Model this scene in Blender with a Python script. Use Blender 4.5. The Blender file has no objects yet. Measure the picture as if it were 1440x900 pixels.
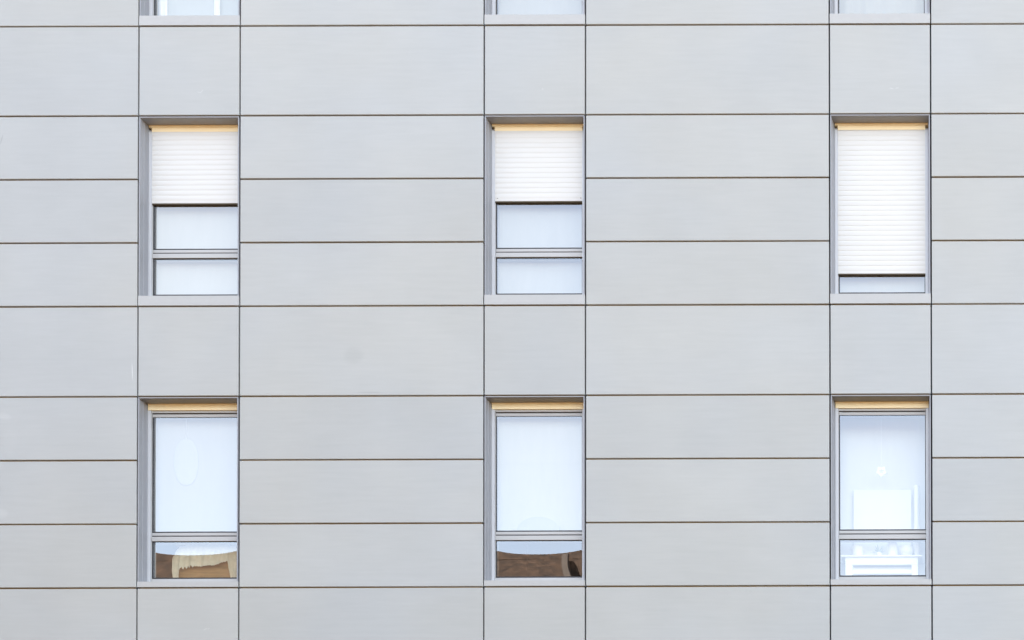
import bpy, bmesh, math, random
from mathutils import Matrix, Vector
random.seed(7)
S = bpy.context.scene
C = S.collection

# ------------------------------------------------------------------ camera
# facade coordinates: u to the right, v downwards, d into the building (metres)
RX, RY, RZ = -0.01286, -0.00114, -0.00369
F, CX, CY = 2267.446, 1494.519, 1620.828
CU, CV, CD = 9.76036, 12.23203, 17.0
Rm = (Matrix.Rotation(RZ, 3, 'Z') @ Matrix.Rotation(RY, 3, 'Y') @ Matrix.Rotation(RX, 3, 'X'))
r0, r1, r2 = Rm[0], Rm[1], Rm[2]
right = Vector((r0[0], r0[2], -r0[1]))
up = -Vector((r1[0], r1[2], -r1[1]))
back = -Vector((r2[0], r2[2], -r2[1]))
cam = bpy.data.objects.new('camera', bpy.data.cameras.new('camera'))
C.objects.link(cam)
cam.matrix_world = Matrix(((right.x, up.x, back.x, CU), (right.y, up.y, back.y, -CD),
                           (right.z, up.z, back.z, -CV), (0, 0, 0, 1)))
cam.data.sensor_width = 36
cam.data.lens = F / 1440 * 36
cam.data.shift_x = (720 - CX) / 1440
cam.data.shift_y = (CY - 450) / 1440
cam.data.clip_end = 3000
S.camera = cam

# ------------------------------------------------------------------ sky, sun, exposure
SUN_EL, SUN_AZ = math.radians(47), math.radians(-28)      # azimuth from +Y (behind the facade) towards +X
w = bpy.data.worlds.new('World'); S.world = w; w.use_nodes = True
wn = w.node_tree.nodes; wl = w.node_tree.links
bgn = wn['Background']
sky = wn.new('ShaderNodeTexSky'); sky.sky_type = 'NISHITA'; sky.sun_disc = False
sky.sun_elevation = SUN_EL; sky.sun_rotation = SUN_AZ
sky.air_density = 1.0; sky.dust_density = 1.5; sky.ozone_density = 1.0
# thin veil of high cloud over the blue
tc = wn.new('ShaderNodeTexCoord'); cn = wn.new('ShaderNodeTexNoise'); cn.inputs['Scale'].default_value = 2.2
cn.inputs['Detail'].default_value = 5; cn.inputs['Roughness'].default_value = .55
wl.new(tc.outputs['Generated'], cn.inputs['Vector'])
cr = wn.new('ShaderNodeMapRange'); cr.inputs[1].default_value = .35; cr.inputs[2].default_value = .65
cr.inputs[3].default_value = .44; cr.inputs[4].default_value = .72
wl.new(cn.outputs[0], cr.inputs[0])
bw = wn.new('ShaderNodeRGBToBW'); wl.new(sky.outputs[0], bw.inputs[0])
cl = wn.new('ShaderNodeVectorMath'); cl.operation = 'SCALE'; cl.inputs[0].default_value = (1.22, 1.25, 1.27)
wl.new(bw.outputs[0], cl.inputs['Scale'])
cm = wn.new('ShaderNodeMix'); cm.data_type = 'RGBA'
wl.new(cr.outputs[0], cm.inputs[0]); wl.new(sky.outputs[0], cm.inputs[6]); wl.new(cl.outputs[0], cm.inputs[7])
wl.new(cm.outputs[2], bgn.inputs[0]); bgn.inputs[1].default_value = 0.13
sun = bpy.data.objects.new('sun', bpy.data.lights.new('sun', 'SUN')); C.objects.link(sun)
sun.data.energy = 4.0; sun.data.angle = math.radians(0.53); sun.data.color = (1, 0.93, 0.84)
sd = Vector((math.sin(SUN_AZ) * math.cos(SUN_EL), math.cos(SUN_AZ) * math.cos(SUN_EL), math.sin(SUN_EL)))
sun.rotation_euler = sd.to_track_quat('Z', 'Y').to_euler()
S.view_settings.view_transform = 'Standard'; S.view_settings.look = 'None'
S.view_settings.exposure = 3.02; S.view_settings.gamma = 1.0
S.render.engine = 'CYCLES'
S.cycles.max_bounces = 10; S.cycles.transparent_max_bounces = 12
S.cycles.use_denoising = True
S.cycles.caustics_reflective = False

# ------------------------------------------------------------------ materials
def mat(name, col, rough=0.5, metal=0.0, vary=0.0, scale=(1, 1, 1), bump=0.0, spec=0.5, rand=0.0):
    m = bpy.data.materials.new(name); m.use_nodes = True
    N, L = m.node_tree.nodes, m.node_tree.links
    b = N['Principled BSDF']
    b.inputs['Base Color'].default_value = (*col, 1)
    b.inputs['Roughness'].default_value = rough; b.inputs['Metallic'].default_value = metal
    b.inputs['Specular IOR Level'].default_value = spec
    geo = N.new('ShaderNodeNewGeometry')
    mp = N.new('ShaderNodeMapping'); mp.inputs['Scale'].default_value = scale
    L.new(geo.outputs['Position'], mp.inputs['Vector'])
    nz = N.new('ShaderNodeTexNoise'); nz.inputs['Scale'].default_value = 1; nz.inputs['Detail'].default_value = 6
    nz.inputs['Roughness'].default_value = 0.65
    L.new(mp.outputs[0], nz.inputs['Vector'])
    mr = N.new('ShaderNodeMapRange'); mr.inputs[1].default_value = 0.25; mr.inputs[2].default_value = 0.75
    mr.inputs[3].default_value = 1 - vary; mr.inputs[4].default_value = 1 + vary
    L.new(nz.outputs[0], mr.inputs[0])
    val = mr.outputs[0]
    if rand:
        oi = N.new('ShaderNodeObjectInfo')
        r = N.new('ShaderNodeMapRange'); r.inputs[3].default_value = 1 - rand; r.inputs[4].default_value = 1 + rand
        L.new(oi.outputs['Random'], r.inputs[0])
        mu = N.new('ShaderNodeMath'); mu.operation = 'MULTIPLY'; L.new(val, mu.inputs[0]); L.new(r.outputs[0], mu.inputs[1])
        val = mu.outputs[0]
    mx = N.new('ShaderNodeVectorMath'); mx.operation = 'SCALE'; mx.inputs[0].default_value = col
    L.new(val, mx.inputs['Scale']); L.new(mx.outputs[0], b.inputs['Base Color'])
    if bump:
        bp = N.new('ShaderNodeBump'); bp.inputs['Strength'].default_value = bump; bp.inputs['Distance'].default_value = 0.01
        L.new(nz.outputs[0], bp.inputs['Height']); L.new(bp.outputs[0], b.inputs['Normal'])
    m['val'] = 0
    return m, N, L, b, mx, geo

PANEL, N, L, b, mx, geo = mat('grey_cladding', (0.402, 0.412, 0.396), 0.46, 0.0, 0.036, (2.2, 1, 26), 0.03, 0.35, 0.018)
# broad cloudy variation
n2 = N.new('ShaderNodeTexNoise'); n2.inputs['Scale'].default_value = 1.3; n2.inputs['Detail'].default_value = 3
L.new(geo.outputs['Position'], n2.inputs['Vector'])
cur = N.new('ShaderNodeMapRange'); cur.inputs[1].default_value = .3; cur.inputs[2].default_value = .7
cur.inputs[3].default_value = .975; cur.inputs[4].default_value = 1.025
L.new(n2.outputs[0], cur.inputs[0])
val = cur.outputs[0]
# marks on the cladding: (u, v, half width, half height, tilt, gain)
MARKS = [(-.056, 3.69, .005, .125, -.05, .45), (2.287, 3.531, .14, .12, 0, -.06), (2.47, 3.925, .20, .012, 0, -.10),
         (.645, .712, .035, .010, .3, .10), (.672, .700, .028, .007, -.8, .16), (.728, 6.44, .035, .009, -.5, .14), (.762, 6.435, .02, .008, -.6, .12),
         (8.0, .69, .035, .008, .2, .14), (8.06, .685, .03, .009, -.2, .12), (4.292, .685, .012, .018, 0, .10),
         (-1.452, 1.21, .008, .075, .25, -.2), (-1.41, 4.165, .10, .05, .2, .07), (-1.43, 5.20, .09, .07, .1, .08), (-1.36, 4.45, .12, .22, .1, .022), (1.75, 3.62, .5, .2, .1, .012), (5.6, 1.1, .4, .15, .1, -.012), (6.1, 4.9, .7, .2, .1, .012)]
for (mu_, mv, hw, hh, tilt, gain) in MARKS:
    mp = N.new('ShaderNodeMapping'); mp.vector_type = 'TEXTURE'
    mp.inputs['Location'].default_value = (mu_, 0, -mv); mp.inputs['Rotation'].default_value = (0, tilt, 0)
    mp.inputs['Scale'].default_value = (hw, 10, hh)
    L.new(geo.outputs['Position'], mp.inputs['Vector'])
    ln = N.new('ShaderNodeVectorMath'); ln.operation = 'LENGTH'; L.new(mp.outputs[0], ln.inputs[0])
    m1 = N.new('ShaderNodeMapRange'); m1.interpolation_type = 'SMOOTHSTEP'
    m1.inputs[1].default_value = 1.0; m1.inputs[2].default_value = .35; m1.inputs[3].default_value = 1; m1.inputs[4].default_value = 1 + gain
    L.new(ln.outputs['Value'], m1.inputs[0])
    k = N.new('ShaderNodeMath'); k.operation = 'MULTIPLY'; L.new(val, k.inputs[0]); L.new(m1.outputs[0], k.inputs[1]); val = k.outputs[0]
# faint drift of hue in the coating
n3 = N.new('ShaderNodeTexNoise'); n3.inputs['Scale'].default_value = .42; n3.inputs['Detail'].default_value = 2
L.new(geo.outputs['Position'], n3.inputs['Vector'])
tm = N.new('ShaderNodeMix'); tm.data_type = 'RGBA'; tm.inputs[6].default_value = (1.009, 1.003, .993, 1); tm.inputs[7].default_value = (.982, .995, 1.022, 1)
t3 = N.new('ShaderNodeMapRange'); t3.inputs[1].default_value = .38; t3.inputs[2].default_value = .62; L.new(n3.outputs[0], t3.inputs[0]); L.new(t3.outputs[0], tm.inputs[0])
vm = N.new('ShaderNodeVectorMath'); vm.operation = 'MULTIPLY'; L.new(mx.outputs[0], vm.inputs[0]); L.new(tm.outputs[2], vm.inputs[1])
sc2 = N.new('ShaderNodeVectorMath'); sc2.operation = 'SCALE'
L.new(vm.outputs[0], sc2.inputs[0]); L.new(val, sc2.inputs['Scale']); L.new(sc2.outputs[0], b.inputs['Base Color'])

RAIL = mat('pale_guide_rail', (.53, .55, .575), .36, 0.0, .02, (10, 10, 10), .01)[0]
REVM = mat('reveal_metal', (.285, .295, .315), .42, 0.0, .04, (14, 14, 14), .01)[0]
TRIM = mat('window_trim_metal', (.41, .415, .405), .42, 0.0, .03, (14, 14, 14), .01)[0]
FRAME = mat('window_frame_metal', (.44, .445, .44), .38, 0.0, .02, (10, 10, 10), .01)[0]
GASK = mat('black_gasket', (.025, .025, .028), .6, 0, .1, (20, 20, 20))[0]
DARK = mat('dark_wall_behind_cladding', (.022, .019, .014), .9, 0, .3, (6, 6, 6))[0]
SHUT = mat('white_shutter', (.625, .625, .60), .45, 0, .02, (3, 3, 30))[0]
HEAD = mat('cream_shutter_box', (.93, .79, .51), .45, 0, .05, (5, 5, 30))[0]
FAB = mat('white_fabric', (.52, .515, .495), .9, 0, .03, (9, 9, 2), .05, .1)[0]
FABB = mat('pale_blue_fabric', (.50, .54, .56), .9, 0, .04, (4, 4, 1.5), .05, .1)[0]
CLOTH = mat('cream_tablecloth', (.74, .73, .60), .9, 0, .08, (30, 30, 30), .3, .1)[0]
WOOD = mat('tan_wood', (.36, .22, .08), .6, 0, .25, (3, 8, 30), .1)[0]
FABW = mat('bright_white_fabric', (.675, .665, .64), .9, 0, .03, (9, 9, 2), .05, .1)[0]
BOARD = mat('white_board_paint', (.74, .73, .71), .5, 0, .02, (4, 4, 4))[0]
FAB4 = mat('grey_white_blind_fabric', (.445, .435, .43), .9, 0, .02, (9, 9, 2), .05, .1)[0]
LANT = mat('lantern_paper', (.465, .465, .45), .9, 0, .03, (9, 9, 2))[0]
UNDER_SHADE = mat('painted_underside_shade', (.060, .042, .020), .7, 0, .15, (20, 20, 20))[0]  # dark brown paints the shade under the lowered shutters
WHITE = mat('white_paint', (.82, .82, .81), .5, 0, .03, (4, 4, 4))[0]
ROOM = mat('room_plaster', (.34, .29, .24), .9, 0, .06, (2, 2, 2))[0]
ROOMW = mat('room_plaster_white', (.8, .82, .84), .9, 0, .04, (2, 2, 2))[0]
WALLC = mat('plain_cladding', (.402, .412, .396), .5, 0, .03, (2, 2, 20))[0]
GROUND = mat('paving', (.12, .072, .032), .85, 0, .2, (1.2, 1.2, 1), .2)[0]
BRICK = mat('brown_render', (.044, .024, .0135), .9, 0, .95, (3.5, 3.5, 7), .3)[0]
BEIGE = mat('beige_render', (.075, .058, .047), .9, 0, .2, (4, 4, 4), .2)[0]

def glass(refl):
    m = bpy.data.materials.new('window_glass'); m.use_nodes = True
    N, L = m.node_tree.nodes, m.node_tree.links
    N.remove(N['Principled BSDF'])
    tr = N.new('ShaderNodeBsdfTransparent'); tr.inputs[0].default_value = (.93, .93, .87, 1)
    gl = N.new('ShaderNodeBsdfGlossy'); gl.inputs['Roughness'].default_value = 0.0; gl.inputs[0].default_value = (.97, .98, .975, 1)
    fr = N.new('ShaderNodeLayerWeight'); fr.inputs[0].default_value = .25
    mr = N.new('ShaderNodeMapRange'); mr.inputs[1].default_value = 0; mr.inputs[2].default_value = 1
    mr.inputs[3].default_value = refl; mr.inputs[4].default_value = min(1, refl + .5)
    L.new(fr.outputs['Fresnel'], mr.inputs[0])
    mx = N.new('ShaderNodeMixShader'); L.new(mr.outputs[0], mx.inputs[0]); L.new(tr.outputs[0], mx.inputs[1]); L.new(gl.outputs[0], mx.inputs[2])
    L.new(mx.outputs[0], N['Material Output'].inputs[0])
    return m
GLASS = glass(.23)

# ------------------------------------------------------------------ helpers
def P(u, v, d): return (u, d, -v)

def box(bm, u0, u1, v0, v1, d0, d1, bev=0.0):
    vs = [bm.verts.new(P(u, v, d)) for d in (d0, d1) for v in (v0, v1) for u in (u0, u1)]
    q = [(0, 2, 3, 1), (4, 5, 7, 6), (0, 1, 5, 4), (2, 6, 7, 3), (0, 4, 6, 2), (1, 3, 7, 5)]
    fs = [bm.faces.new([vs[i] for i in f]) for f in q]
    if bev:
        es = {e for f in fs for e in f.edges}
        bmesh.ops.bevel(bm, geom=list(es), offset=bev, segments=1, affect='EDGES')

def mesh(name, bm, m, smooth=False):
    bmesh.ops.recalc_face_normals(bm, faces=bm.faces)
    if smooth:
        sharp = [e for e in bm.edges if len(e.link_faces) == 2 and e.calc_face_angle(0) > .9]
        if sharp: bmesh.ops.split_edges(bm, edges=sharp)
    me = bpy.data.meshes.new(name); bm.to_mesh(me); bm.free()
    me.materials.append(m)
    if smooth:
        for p in me.polygons: p.use_smooth = True
    return me

def put(name, me, parent=None, loc=(0, 0, 0), **kw):
    o = bpy.data.objects.new(name, me); C.objects.link(o); o.location = loc
    if parent: o.parent = parent
    for k, v in kw.items(): o[k] = v
    return o

def empty(name, loc, **kw):
    return put(name, None, None, loc, **kw)

def boxes(name, m, lst, parent=None, bev=0.0, loc=(0, 0, 0), **kw):
    bm = bmesh.new()
    for b_ in lst: box(bm, *b_, bev=bev)
    return put(name, mesh(name, bm, m), parent, loc, **kw)

def bm_boxes(name, m, lst, bev=0):
    bm = bmesh.new()
    for q in lst: box(bm, *q, bev=bev)
    return mesh(name, bm, m)

def lathe(name, prof, m, parent=None, loc=(0, 0, 0), n=20, **kw):
    bm = bmesh.new(); rings = []
    for r, z in prof:
        rings.append([bm.verts.new((r * math.cos(a * 2 * math.pi / n), r * math.sin(a * 2 * math.pi / n), z)) for a in range(n)])
    for a, b_ in zip(rings, rings[1:]):
        for i in range(n): bm.faces.new((a[i], a[(i + 1) % n], b_[(i + 1) % n], b_[i]))
    bm.faces.new(rings[0]); bm.faces.new(rings[-1])
    return put(name, mesh(name, bm, m, True), parent, loc, **kw)

# ------------------------------------------------------------------ building: cladding
PITCH, WO = 3.66996, 1.0761
bld = empty('apartment_building', P(3, 13.83, 0),
            label='modern apartment block with pale grey metal cladding panels and rows of recessed windows', category='building')
bld_inv = Vector(P(3, 13.83, 0))
def part(name, me, u=0, v=0, parent=None, **kw):
    o = put(name, me, parent or bld, (0, 0, 0), **kw)
    o.location = Vector(P(u, v, 0)) - (Vector((0, 0, 0)) if parent else bld_inv)
    return o

JV, JH = .0082, .0080
cache = {}
def panel_mesh(wd, ht):
    k = (round(wd, 3), round(ht, 3))
    if k not in cache:
        bm = bmesh.new()
        c = .0040
        # folded metal tray: chamfered front, returns running back
        o_ = [(JV, JH), (wd - JV, JH), (wd - JV, ht - JH), (JV, ht - JH)]
        i_ = [(JV + c, JH + c), (wd - JV - c, JH + c), (wd - JV - c, ht - JH - c), (JV + c, ht - JH - c)]
        rf = [bm.verts.new(P(u, v, 0)) for u, v in i_]
        rm = [bm.verts.new(P(u, v, .003)) for u, v in o_]
        rb = [bm.verts.new(P(u, v, .058)) for u, v in o_]
        bm.faces.new(rf); bm.faces.new(rb)
        for A, B in ((rf, rm), (rm, rb)):
            for i in range(4): bm.faces.new((A[i], A[(i + 1) % 4], B[(i + 1) % 4], B[i]))
        cache[k] = mesh('panel', bm, PANEL)
    return cache[k]

UW = [(-PITCH + WO, 0), (WO, PITCH), (PITCH + WO, 2 * PITCH), (2 * PITCH + WO, 3 * PITCH)]
UN = [(0, WO), (PITCH, PITCH + WO), (2 * PITCH, 2 * PITCH + WO)]
def add_panel(u0, u1, v0, v1):
    o = part('panel', panel_mesh(u1 - u0, v1 - v0), u0, v0)
    # every tray sits a hair differently in its rails
    o.location.y += random.uniform(-.0012, .0012)
    o.rotation_euler = (random.uniform(-.0009, .0009), 0, random.uniform(-.0005, .0005))
for k in range(-1, 3):
    for (a, b_) in UW + UN: add_panel(a, b_, 3 * k, 3 * k + .9622)
for k in range(-1, 2):
    t = 3 * k + .9622
    h = 2.0378 / 3
    for (a, b_) in UW:
        for j in range(3): add_panel(a, b_, t + j * h, t + (j + 1) * h)

# backing wall with openings, and the plain rest of the block
lst = []
U0, U1, V0, V1 = -PITCH + WO, 3 * PITCH, -3.0, 6.9622
for k in range(-1, 3): lst.append((U0, U1, 3 * k, 3 * k + .9622, .075, .30))
for k in range(-1, 2):
    for (a, b_) in UW: lst.append((a, b_, 3 * k + .9622, 3 * k + 3, .075, .30))
bm = bmesh.new()
for q in lst: box(bm, *q)
part('backing_wall', mesh('backing_wall', bm, DARK))
STRIP = mat('olive_joint_strip', (.21, .125, .018), .7, 0, .2, (9, 9, 9))[0]
STRIPV = mat('slate_joint_strip', (.030, .036, .045), .7, 0, .2, (9, 9, 9))[0]
def strip(u0, u1, v0, v1, d, m):
    k = ('s', round(u1 - u0, 3), round(v1 - v0, 3), m.name)
    if k not in cache: cache[k] = bm_boxes('joint_strip', m, [(0, u1 - u0, 0, v1 - v0, 0, .006)])
    o = part('joint_strip', cache[k], u0, v0); o.location.y += d
for k in range(-1, 3):
    for (a, b_) in UW + UN:
        for v in ([3 * k] if k > -1 else []) + ([3 * k + .9622] if k < 2 else []):
            if (a, b_) in UN and v != 3 * k + .9622 and False: continue
            strip(a + .02, b_ - .02, v - .007, v + .007, .020, STRIP)
for k in range(-1, 2):
    for (a, b_) in UW:
        for j in (1, 2): strip(a + .02, b_ - .02, 3 * k + .9622 + j * 2.0378 / 3 - .007, 3 * k + .9622 + j * 2.0378 / 3 + .007, .020, STRIP)
for (a, b_) in UN:
    for u in (a, b_):
        for k in range(-1, 3): strip(u - .008, u + .008, 3 * k + .02, 3 * k + .942, .050, STRIPV)
bm = bmesh.new()
for q in [(U0 - 18, U0 - .01, -7, 13.83, .002, .3), (U1 + .01, U1 + 20, -7, 13.83, .002, .3), (U0, U1, 6.975, 13.83, .002, .3),
          (U0, U1, -7, -3.012, .002, .3), (U0 - 18, U1 + 20, -7.4, -7.002, -.15, 15), (U0 - 18, U1 + 20, -7, 13.83, 4.6, 15)]:
    box(bm, *q)
part('wall', mesh('wall', bm, WALLC))

# ------------------------------------------------------------------ windows
def ring_reveal():
    """folded jamb and head lining: a bright lip flush with the cladding, then the splayed return with a track bead"""
    bm = bmesh.new()
    H = 2.03
    def jamb(sgn):
        f = (lambda u: u) if sgn > 0 else (lambda u: WO - u)
        prof = [(.0085, .030), (.0085, -.001), (.0185, -.001), (.0205, .012), (.0235, .060), (.0275, .062), (.0285, .078), (.0262, .080), (.0315, .118), (.0350, .120), (.0350, .145), (.004, .145)]
        top = [bm.verts.new(P(f(u), .012 if u < .012 else .0195, d)) for u, d in prof]
        bot = [bm.verts.new(P(f(u), H, d)) for u, d in prof]
        n = len(prof)
        for i in range(n): bm.faces.new((top[i], top[(i + 1) % n], bot[(i + 1) % n], bot[i]))
        bm.faces.new(top); bm.faces.new(bot)
    jamb(1); jamb(-1)
    prof = [(.008, .030), (.008, -.001), (.0175, -.001), (.0195, .012), (.0180, .128), (.004, .128)]
    a = [bm.verts.new(P(.0085, v, d)) for v, d in prof]
    c = [bm.verts.new(P(WO - .0085, v, d)) for v, d in prof]
    n = len(prof)
    for i in range(n): bm.faces.new((a[i], a[(i + 1) % n], c[(i + 1) % n], c[i]))
    bm.faces.new(a); bm.faces.new(c)
    return mesh('window_reveal', bm, REVM)
REVEAL = ring_reveal()

def frame_mesh(o):
    R = WO
    return bm_boxes('window', FRAME, [
        (.002, .0737, .060, 2.02, .1455, .235), (R - .0737, R - .002, .060, 2.02, .1455, .235),   # jambs
        (.0740, R - .0740, .0875 + o, .1080 + o, .140, .235),
        (.0740, R - .0740, 1.4378 + o, 1.4855 + o, .140, .235),
        (.0740, R - .0740, 1.8900 + o, 2.02, .143, .235)], .0012)
def sash_mesh(o):
    R = WO
    return [bm_boxes('sash_rail', FRAME, [q], .0015) for q in (
        (.0765, R - .0765, .1190 + o, .1496 + o, .150, .20), (.0765, R - .0765, 1.3925 + o, 1.4232 + o, .150, .20))]
def gasket_mesh(o):
    R = WO
    d0, d1 = .1545, .186
    return bm_boxes('gasket', GASK, [
        (.0738, .0838, .108 + o, 1.89 + o, d0, d1), (R - .0812, R - .0738, .108 + o, 1.89 + o, d0, d1),
        (.0812, R - .0812, .1085 + o, .1520 + o, .1555, d1), (.0812, R - .0812, 1.3775 + o, 1.4895 + o, .1555, d1),
        (.0812, R - .0812, 1.8713 + o, 1.8895 + o, .1555, d1)])

def pane_mesh(v0, v1, bow, tu=0, tv=0):
    bm = bmesh.new(); nu, nv = 24, 16
    u0, u1 = .078, WO - .078
    g = [[bm.verts.new(P(u0 + (u1 - u0) * i / nu, v0 + (v1 - v0) * j / nv,
          .158 + bow * math.sin(math.pi * i / nu) * math.sin(math.pi * j / nv) + tu * (i / nu - .5) + tv * (j / nv - .5)))
          for i in range(nu + 1)] for j in range(nv + 1)]
    for j in range(nv):
        for i in range(nu): bm.faces.new((g[j][i], g[j][i + 1], g[j + 1][i + 1], g[j + 1][i]))
    return mesh('pane', bm, GLASS, True)

def sill_mesh(top):
    bm = bmesh.new()
    prof = [(top + .0, -.004), (2.0305, -.004), (2.0305, .030), (2.02, .036), (2.02, .143), (top - .004, .143)]
    a = [bm.verts.new(P(.0045, v, d)) for v, d in prof]; c = [bm.verts.new(P(WO - .004, v, d)) for v, d in prof]
    n = len(prof)
    for i in range(n): bm.faces.new((a[i], a[(i + 1) % n], c[(i + 1) % n], c[i]))
    bm.faces.new(a); bm.faces.new(c)
    bmesh.ops.bevel(bm, geom=[e for e in bm.edges if all(abs(v.co.y + .004) < 1e-5 for v in e.verts)], offset=.0015, segments=2, affect='EDGES')
    return mesh('sill', bm, TRIM)

HEADM = bm_boxes('shutter_box', HEAD, [(.0400, WO - .0385, .0165, .0415, .1225, .235)], .001)
TINT_STRIP = bm_boxes('warm_tint_strip', HEAD, [(.0700, WO - .0680, .0420, .0870, .1275, .1290)])  # added cream strip: warm bounced light on the top slats, put into colour
BAR = bm_boxes('shutter_end_bar', HEAD, [(.0402, WO - .0387, .0422, .0868, .1240, .170)], .0015)

def shutter_mesh(bottom, p=.0540):
    bm = bmesh.new()
    u0, u1 = .0715, WO - .0690
    top = .0425
    rail = .030
    ys = []
    v = bottom - rail
    prof = [(bottom, .1540), (bottom, .1310), (bottom - rail + .002, .1303)]
    while v > top + .002:
        a = v; c = max(v - p, top)
        for t, dd in ((.00, .0020), (.05, .0018), (.10, .0), (.30, -.0012), (.55, -.0016), (.80, -.0010), (.97, .0004)):
            prof.append((a + (c - a) * t, .1320 + dd))
        v -= p
    prof.append((top, .1320)); prof.append((top, .1388)); prof.append((bottom - .02, .1388)); prof.append((bottom - .02, .1540))
    A = [bm.verts.new(P(u0, v_, d_)) for v_, d_ in prof]; B = [bm.verts.new(P(u1, v_, d_)) for v_, d_ in prof]
    n = len(prof)
    for i in range(n): bm.faces.new((A[i], A[(i + 1) % n], B[(i + 1) % n], B[i]))
    bm.faces.new(A); bm.faces.new(B)
    return mesh('roller_shutter', bm, SHUT)

FR = {o: frame_mesh(o) for o in (0, -.045)}
SA = {o: sash_mesh(o) for o in (0, -.045)}
GA = {o: gasket_mesh(o) for o in (0, -.045)}
SILL = {0: sill_mesh(1.9715), -.045: sill_mesh(1.9250)}
ROOMBOX = {}
def room_mesh(m):
    bm = bmesh.new()
    box(bm, -1.0, 2.1, -.28, 2.52, .30, 4.4)
    bm.faces.ensure_lookup_table()
    for f in [f for f in bm.faces if all(abs(v.co.y - .30) < 1e-4 for v in f.verts)]: bm.faces.remove(f)
    # inner face of the outer wall round the opening
    return mesh('room', bm, m)
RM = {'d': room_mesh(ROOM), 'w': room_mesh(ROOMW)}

GUIDE = [bm_boxes('guide_rail', RAIL, [(a, b_, .089, 2.0, .1265, .1452), (a + c_, b_ + c_ - .012, .089, 2.0, .1240, .1262)], .0008) for a, b_, c_ in ((.0364, .0700, .006), (WO - .0700, WO - .0364, .006))]
WIN = {}
shut = {(0, 0): .8560, (1, 0): .8440, (2, 0): 1.6360}
for r in (-1, 0, 1):
    for c in (0, 1, 2):
        o = 0 if r == 1 else -.045
        u, v = c * PITCH, 3 * r + .9622
        W = part('window', FR[o], u, v)
        WIN[c, r] = W
        sub = lambda n, me, **kw: put(n, me, W, **kw)
        sub('window_reveal', REVEAL); [sub('sash_rail', q) for q in SA[o]]; [sub('guide_rail', q) for q in GUIDE]; sub('gasket', GA[o]); sub('sill', SILL[o]); sub('shutter_box', HEADM)
        bow = {(0, 1): -.00065, (1, 1): -.0007}.get((c, r), .0001)
        tv = {(0, 1): .0, (1, 1): .0}.get((c, r), 0)
        sub('pane', pane_mesh(.145 + o, 1.383 + o, .00025))
        sub('pane', pane_mesh(1.484 + o, 1.877 + o, bow, 0, tv))
        if (c, r) in shut:
            sub('roller_shutter', shutter_mesh(shut[c, r]))
            sub('warm_tint_strip', TINT_STRIP)
            sub('shutter_shade_strip', bm_boxes('shutter_shade_strip', UNDER_SHADE, [(.0725, WO - .0700, shut[c, r] - .003, shut[c, r] + .012, .1345, .1545)]))  # added dark strip, shade of the shutter's underside put into its colour
        else:
            sub('shutter_end_bar', BAR)
        if (c, r) == (1, 0):
            for uu in (.098, WO - .088):
                bm = bmesh.new(); bmesh.ops.create_cone(bm, cap_ends=True, segments=10, radius1=.010, radius2=.007, depth=.014,
                    matrix=Matrix.Translation(P(uu, .815, .139)) @ Matrix.Rotation(math.pi / 2, 4, 'X'))
                sub('shutter_stop', mesh('shutter_stop', bm, GASK))
        part('room', RM['w' if (c, r) == (2, 1) else 'd'], u, v)

# ------------------------------------------------------------------ behind the glass
def curtain(name, u0, u1, v0, v1, d, amp, waves, m, seed=0, thick=.002, **kw):
    rnd = random.Random(seed)
    ph = [rnd.uniform(0, 6.28) for _ in range(4)]
    bm = bmesh.new(); n = 60; nv = 6
    fr = []
    for j in range(nv + 1):
        row = []
        for i in range(n + 1):
            t = i / n; s = j / nv
            dd = d + amp * (math.sin(waves * 6.28 * t + ph[0] + .4 * s) + .5 * math.sin(waves * 2.3 * 6.28 * t + ph[1] + .8 * s)) * (.7 + .3 * s)
            row.append(bm.verts.new(P(u0 + (u1 - u0) * t, v0 + (v1 - v0) * s, dd)))
        fr.append(row)
    for j in range(nv):
        for i in range(n): bm.faces.new((fr[j][i], fr[j][i + 1], fr[j + 1][i + 1], fr[j + 1][i]))
    bm.normal_update(); bmesh.ops.solidify(bm, geom=list(bm.faces), thickness=.0009)
    return put(name, mesh(name, bm, m, True), **kw)

T0 = .9622
def wv(r): return 3 * r + T0
G1 = 'curtains and blinds hanging just inside the windows'
def cur(c, r, v0, v1, label, m=FAB, d=.245, amp=.0008, waves=1.5, u0=.05, u1=WO - .05, name='curtain', cat='curtain'):
    return curtain(name, c * PITCH + u0, c * PITCH + u1, wv(r) + v0, wv(r) + v1, d, amp, waves, m, c * 7 + r, label=label, category=cat, group=G1)
cur(0, -1, .1, 2.0, 'plain pale blue curtain in the top left window, behind two white folds', FABB, .262)
cur(1, -1, .1, 2.0, 'plain smooth pale curtain filling the middle window cut by the top of the photo')
cur(2, -1, .1, 2.0, 'pale curtain with faint upright folds in the top right window', FAB, .245, .006, 4)
cur(0, 0, .1, 2.0, 'plain pale curtain below the half lowered shutter of the left window')
cur(1, 0, .1, 2.0, 'plain pale curtain below the half lowered shutter of the middle window')
cur(2, 0, .1, 2.0, 'strip of pale curtain below the almost closed shutter of the right window')
cur(0, 1, .1, 1.43, 'pale blind in the lower left window, ending above the draped table', FAB4, .262, .001, name='window_blind', cat='blind')
cur(1, 1, .1, .618, 'short bright white blind across the top of the lower middle window', FAB, .2604, .0001, name='window_blind', cat='blind')
cur(1, 1, .1, 1.43, 'pale full width blind behind the rounded shape in the lower middle window', FAB, .262, .0001, name='window_blind', cat='blind')
# white folds in the top left window
for (a, b_, lab) in ((.086, .170, 'bright narrow white curtain fold at the left of the top left window'), (.677, .738, 'bright narrow white curtain fold at the right of the top left window')):
    curtain('curtain_strip', a, b_, wv(-1) + .1, wv(-1) + 2.0, .235, .003, 2, WHITE, 3, label=lab, category='curtain', group='white folds in the top left window')
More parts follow.
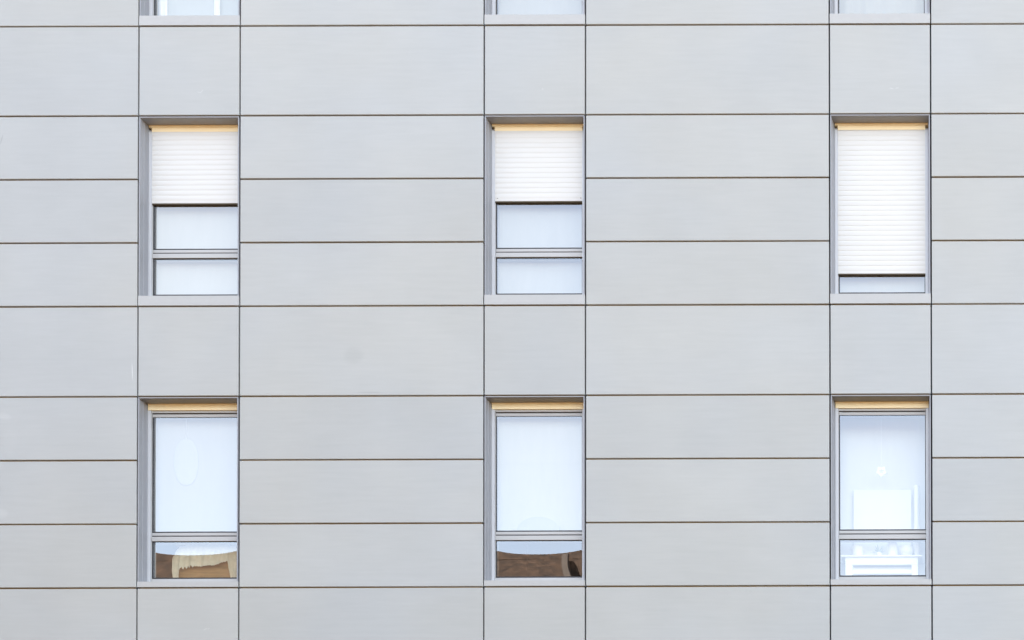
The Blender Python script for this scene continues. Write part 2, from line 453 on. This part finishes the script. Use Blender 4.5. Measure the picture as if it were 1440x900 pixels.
# paper lantern, lower left window
lan = empty('paper_lantern', P(.378, 4.80, .2555), label='faint white oval paper lantern hanging in the lower left window', category='lantern')
prof = [(max(.132 * math.sin(math.pi * t / 20) ** .8, .012), .25 * (1 - math.cos(math.pi * t / 20))) for t in range(21)]
bm = bmesh.new(); rings = []
for r_, z in prof:
    rings.append([bm.verts.new((r_ * math.cos(a * math.pi / 12), .035 * r_ * math.sin(a * math.pi / 12), z)) for a in range(24)])
for A, B in zip(rings, rings[1:]):
    for i in range(24): bm.faces.new((A[i], A[(i + 1) % 24], B[(i + 1) % 24], B[i]))
bm.faces.new(rings[0]); bm.faces.new(rings[-1])
put('lantern_shade', mesh('lantern_shade', bm, LANT, True), lan)
boxes('cord', WHITE, [(-.0008, .0008, -.78, -.495, -.002, .002)], lan)

# rounded pale shape at the foot of the lower middle window
bm = bmesh.new(); n = 28
for dd in (.228, .240):
    pts = [bm.verts.new(P(4.173 + .235 * math.cos(math.pi * i / n), 5.36 - .198 * math.sin(math.pi * i / n) ** .8, dd)) for i in range(n + 1)]
    bm.faces.new(pts)
bm.faces.ensure_lookup_table()
A, B = [list(f.verts) for f in bm.faces]
for i in range(n + 1): bm.faces.new((A[i], A[(i + 1) % (n + 1)], B[(i + 1) % (n + 1)], B[i]))
SOFT = mat('pale_grey_fabric', (.445, .46, .445), .9, 0, .04, (6, 6, 6))[0]
put('cushion', mesh('cushion', bm, SOFT), label='faint pale grey rounded cushion low in the lower middle window', category='cushion')

# table with cloth, lower left window
tb = empty('side_table', P(.58, 6.48, .5), label='tan wooden side table with boxed sides under the fringed cloth', category='table')
tbl = lambda n, lst, m=WOOD: boxes(n, m, [(a - .58, b_ - .58, c_ - 6.48, d_ - 6.48, e - .5, f - .5) for a, b_, c_, d_, e, f in lst], tb, .003)
tbl('tabletop', [(.235, .95, 5.412, 5.436, .315, .70)])
tbl('front_panel', [(.265, .92, 5.437, 6.05, .335, .353)])
tbl('side_panel', [(.245, .264, 5.437, 6.05, .335, .69)])
tbl('side_panel', [(.921, .94, 5.437, 6.05, .335, .69)])
for (a, dd) in ((.25, .34), (.90, .34), (.25, .65), (.90, .65)):
    tbl('leg', [(a, a + .035, 6.051, 6.48, dd, dd + .035)])

def interp(pts, x):
    if x <= pts[0][0]: return pts[0][1]
    for (a, ya), (b_, yb) in zip(pts, pts[1:]):
        if x <= b_: return ya + (yb - ya) * (x - a) / (b_ - a)
    return pts[-1][1]
topc = [(.207, 5.545), (.225, 5.50), (.2526, 5.460), (.29, 5.424), (.36, 5.401), (.65, 5.394), (.819, 5.3945), (.88, 5.425), (.911, 5.49), (.93, 5.56)]
botc = [(.207, 5.70), (.223, 5.82), (.285, 5.81), (.29, 5.683), (.437, 5.660), (.5365, 5.659), (.6514, 5.648), (.743, 5.625), (.808, 5.600), (.812, 5.66), (.835, 5.83), (.93, 5.85)]
bm = bmesh.new(); n, nv = 150, 14; g = []
for i in range(n + 1):
    u = .207 + (.93 - .207) * i / n
    t, bt = interp(topc, u), interp(botc, u)
    if .29 < u < .44: bt += .030 * (abs(((u - .29) / .036) % 1 - .5) * 2 - .5)
    elif .44 <= u < .81: bt += .004 * math.sin(u * 260)
    if u > .8: t_ = 0
    col = []
    for j in range(nv + 1):
        s = j / nv
        dd = .305 - .010 * s + .007 * s * math.sin(u * 40) + .004 * s * math.sin(u * 95 + 3 * s) + (.018 * s * math.sin((u - .81) * 55) if u > .81 else 0) + .02 * (1 - s) ** 6
        col.append(bm.verts.new(P(u, t + (bt - t) * s, dd)))
    g.append(col)
for i in range(n):
    for j in range(nv): bm.faces.new((g[i][j], g[i + 1][j], g[i + 1][j + 1], g[i][j + 1]))
# cloth running back over the table top
bk = [bm.verts.new(P(.23 + (.70) * i / n, 5.404, .71)) for i in range(n + 1)]
for i in range(n): bm.faces.new((g[i][0], g[i + 1][0], bk[i + 1], bk[i]))
bm.normal_update(); bmesh.ops.solidify(bm, geom=list(bm.faces), thickness=.0025)
put('tablecloth', mesh('tablecloth', bm, CLOTH, True), label='cream cloth with zigzag hem draped over the wooden table in the lower left window', category='tablecloth')

# white console with things on it, lower right window
con = empty('white_console', P(7.86, 6.48, .42), label='white mantel shaped console, low in the lower right window', category='console')
cb = lambda n, lst, m=WHITE: boxes(n, m, [(a - 7.84, b_ - 7.84, c_ - 6.41, d_ - 6.41, e - .6, f - .6) for a, b_, c_, d_, e, f in lst], con, .003)
cb('shelf', [(7.395, 8.272, 5.513, 5.528, .42, .72)])
cb('front_rail', [(7.443, 8.225, 5.5285, 5.606, .45, .47)])
cb('side_post', [(7.443, 7.52, 5.6065, 6.41, .45, .70)])
cb('side_post', [(8.156, 8.225, 5.6065, 6.41, .45, .70)])
cb('inset', [(7.5205, 8.1555, 5.6065, 6.41, .52, .54)], BOARD)
cb('inner_rail', [(7.5205, 8.1555, 5.655, 5.70, .46, .515)])
SY = 5.583
boxes('white_board', BOARD, [(7.534, 8.165, 4.810, SY, .40, .412)], None, .004, label='large blank white board standing on the console in the lower right window', category='board')
lathe('tall_vase', [(.024, 0), (.030, .06), (.045, .16), (.05, .24), (.03, .33), (.026, .40), (.03, .79), (.028, .795)], WHITE, None, P(8.225, SY, .36),
      label='slim tall white vase at the right end of the console', category='vase')
lathe('white_pot', [(.045, 0), (.06, .03), (.066, .10), (.058, .125), (.05, .128)], WHITE, None, P(7.591, SY, .32), label='small round white pot at the left end of the console', category='pot')
lathe('lidded_jar', [(.05, 0), (.056, .02), (.056, .14), (.045, .155), (.05, .160), (.03, .175)], WHITE, None, P(7.967, SY, .32), label='tall white lidded jar right of centre on the console', category='jar')
lathe('wide_bowl', [(.03, 0), (.05, .015), (.075, .06), (.078, .105), (.07, .106)], WHITE, None, P(8.118, SY, .31), label='wide white bowl between the lidded jar and the tall vase', category='bowl')
pl = empty('potted_plant', P(7.82, SY, .32), label='small pale plant in the middle of the white console', category='plant')
lathe('plant_pot', [(.028, 0), (.036, .05), (.034, .052)], WHITE, pl)
GREEN = mat('pale_leaf', (.45, .55, .48), .6, 0, .2, (20, 20, 20))[0]
bm = bmesh.new(); rn = random.Random(4)
for k in range(26):
    a = rn.uniform(0, 6.28); el = rn.uniform(.2, 1.2); l = rn.uniform(.05, .10)
    dr = Vector((math.cos(a) * math.cos(el), math.sin(a) * math.cos(el), math.sin(el))); sd_ = dr.cross(Vector((0, 0, 1))).normalized() * .010
    base = Vector((0, 0, .05)); mid = base + dr * l * .5
    bm.faces.new([bm.verts.new(x) for x in (base, mid + sd_, base + dr * l, mid - sd_)])
put('leaves', mesh('leaves', bm, GREEN), pl)
cur(2, 1, .0, 2.3, 'pale curtain added to brighten the background of the white board in the lower right window', FABW, .445, .003, 3, -.3, WO + .3)  # made-up curtain, added so the dim room reads bright through the glass
# hanging star
st = empty('hanging_star', P(7.8566, 4.68, .235), label='white star in a ring hanging on a thread in the lower right window', category='ornament')
bm = bmesh.new(); K = 10
def star(R, r, d, ph=0): return [bm.verts.new(P((R if i % 2 == 0 else r) * math.sin(i * math.pi / 5 + ph), -(R if i % 2 == 0 else r) * math.cos(i * math.pi / 5 + ph), d)) for i in range(K)]
o1, i1, o2, i2 = star(.062, .043, 0, math.pi / 5), star(.032, .016, 0), star(.062, .043, .01, math.pi / 5), star(.032, .016, .01)
for i in range(K):
    j = (i + 1) % K
    bm.faces.new((o1[i], o1[j], i1[j], i1[i])); bm.faces.new((o2[i], i2[i], i2[j], o2[j]))
    bm.faces.new((o1[i], o2[i], o2[j], o1[j])); bm.faces.new((i1[i], i1[j], i2[j], i2[i]))
put('star', mesh('star', bm, WHITE), st)
boxes('thread', WHITE, [(-.0009, .0009, -.60, -.068, .003, .006)], st)

# ------------------------------------------------------------------ the street side: ground and the building opposite
bm = bmesh.new()
g = 1500
vs = [bm.verts.new((x, y, -13.83)) for x, y in ((-g, -g), (g, -g), (g, g), (-g, g))]
bm.faces.new(vs)
put('ground', mesh('ground', bm, GROUND), kind='structure')
ZT = 4.33
op = empty('opposite_building', (-18, -31, -13.83), label='brown building across the street, mirrored in the low panes of the lower windows', category='building')
ob = lambda n, lst, m: boxes(n, m, [(a + 18, b_ + 18, -(zt + 13.83), -(zb + 13.83), y0 + 31, y1 + 31) for a, b_, zb, zt, y0, y1 in lst], op)
ob('wall', [(-45, -.2, -13.83, ZT - .25, -37, -25.2)], BRICK)
ob('parapet', [(-45, -.2, ZT - .248, ZT, -37, -25.19)], BRICK)
for k in range(5):
    for j in range(9):
        x = -43 + j * 4.8; z = -12.5 + k * 3.1
        f = bm_boxes('window', BEIGE, [(-.08, 1.48, -1.6, .08, -.03, .03)])
        o = put('window', f, op, (x + 18, -25.17 + 31, z + 13.83))
        pm = bm_boxes('pane', GASK, [(0, 1.4, -1.5, 0, .031, .036)]); put('pane', pm, o)
ob('chimney', [(-3.22, -3.05, ZT - 1.2, ZT - .14, -25.04, -24.9)], BEIGE)
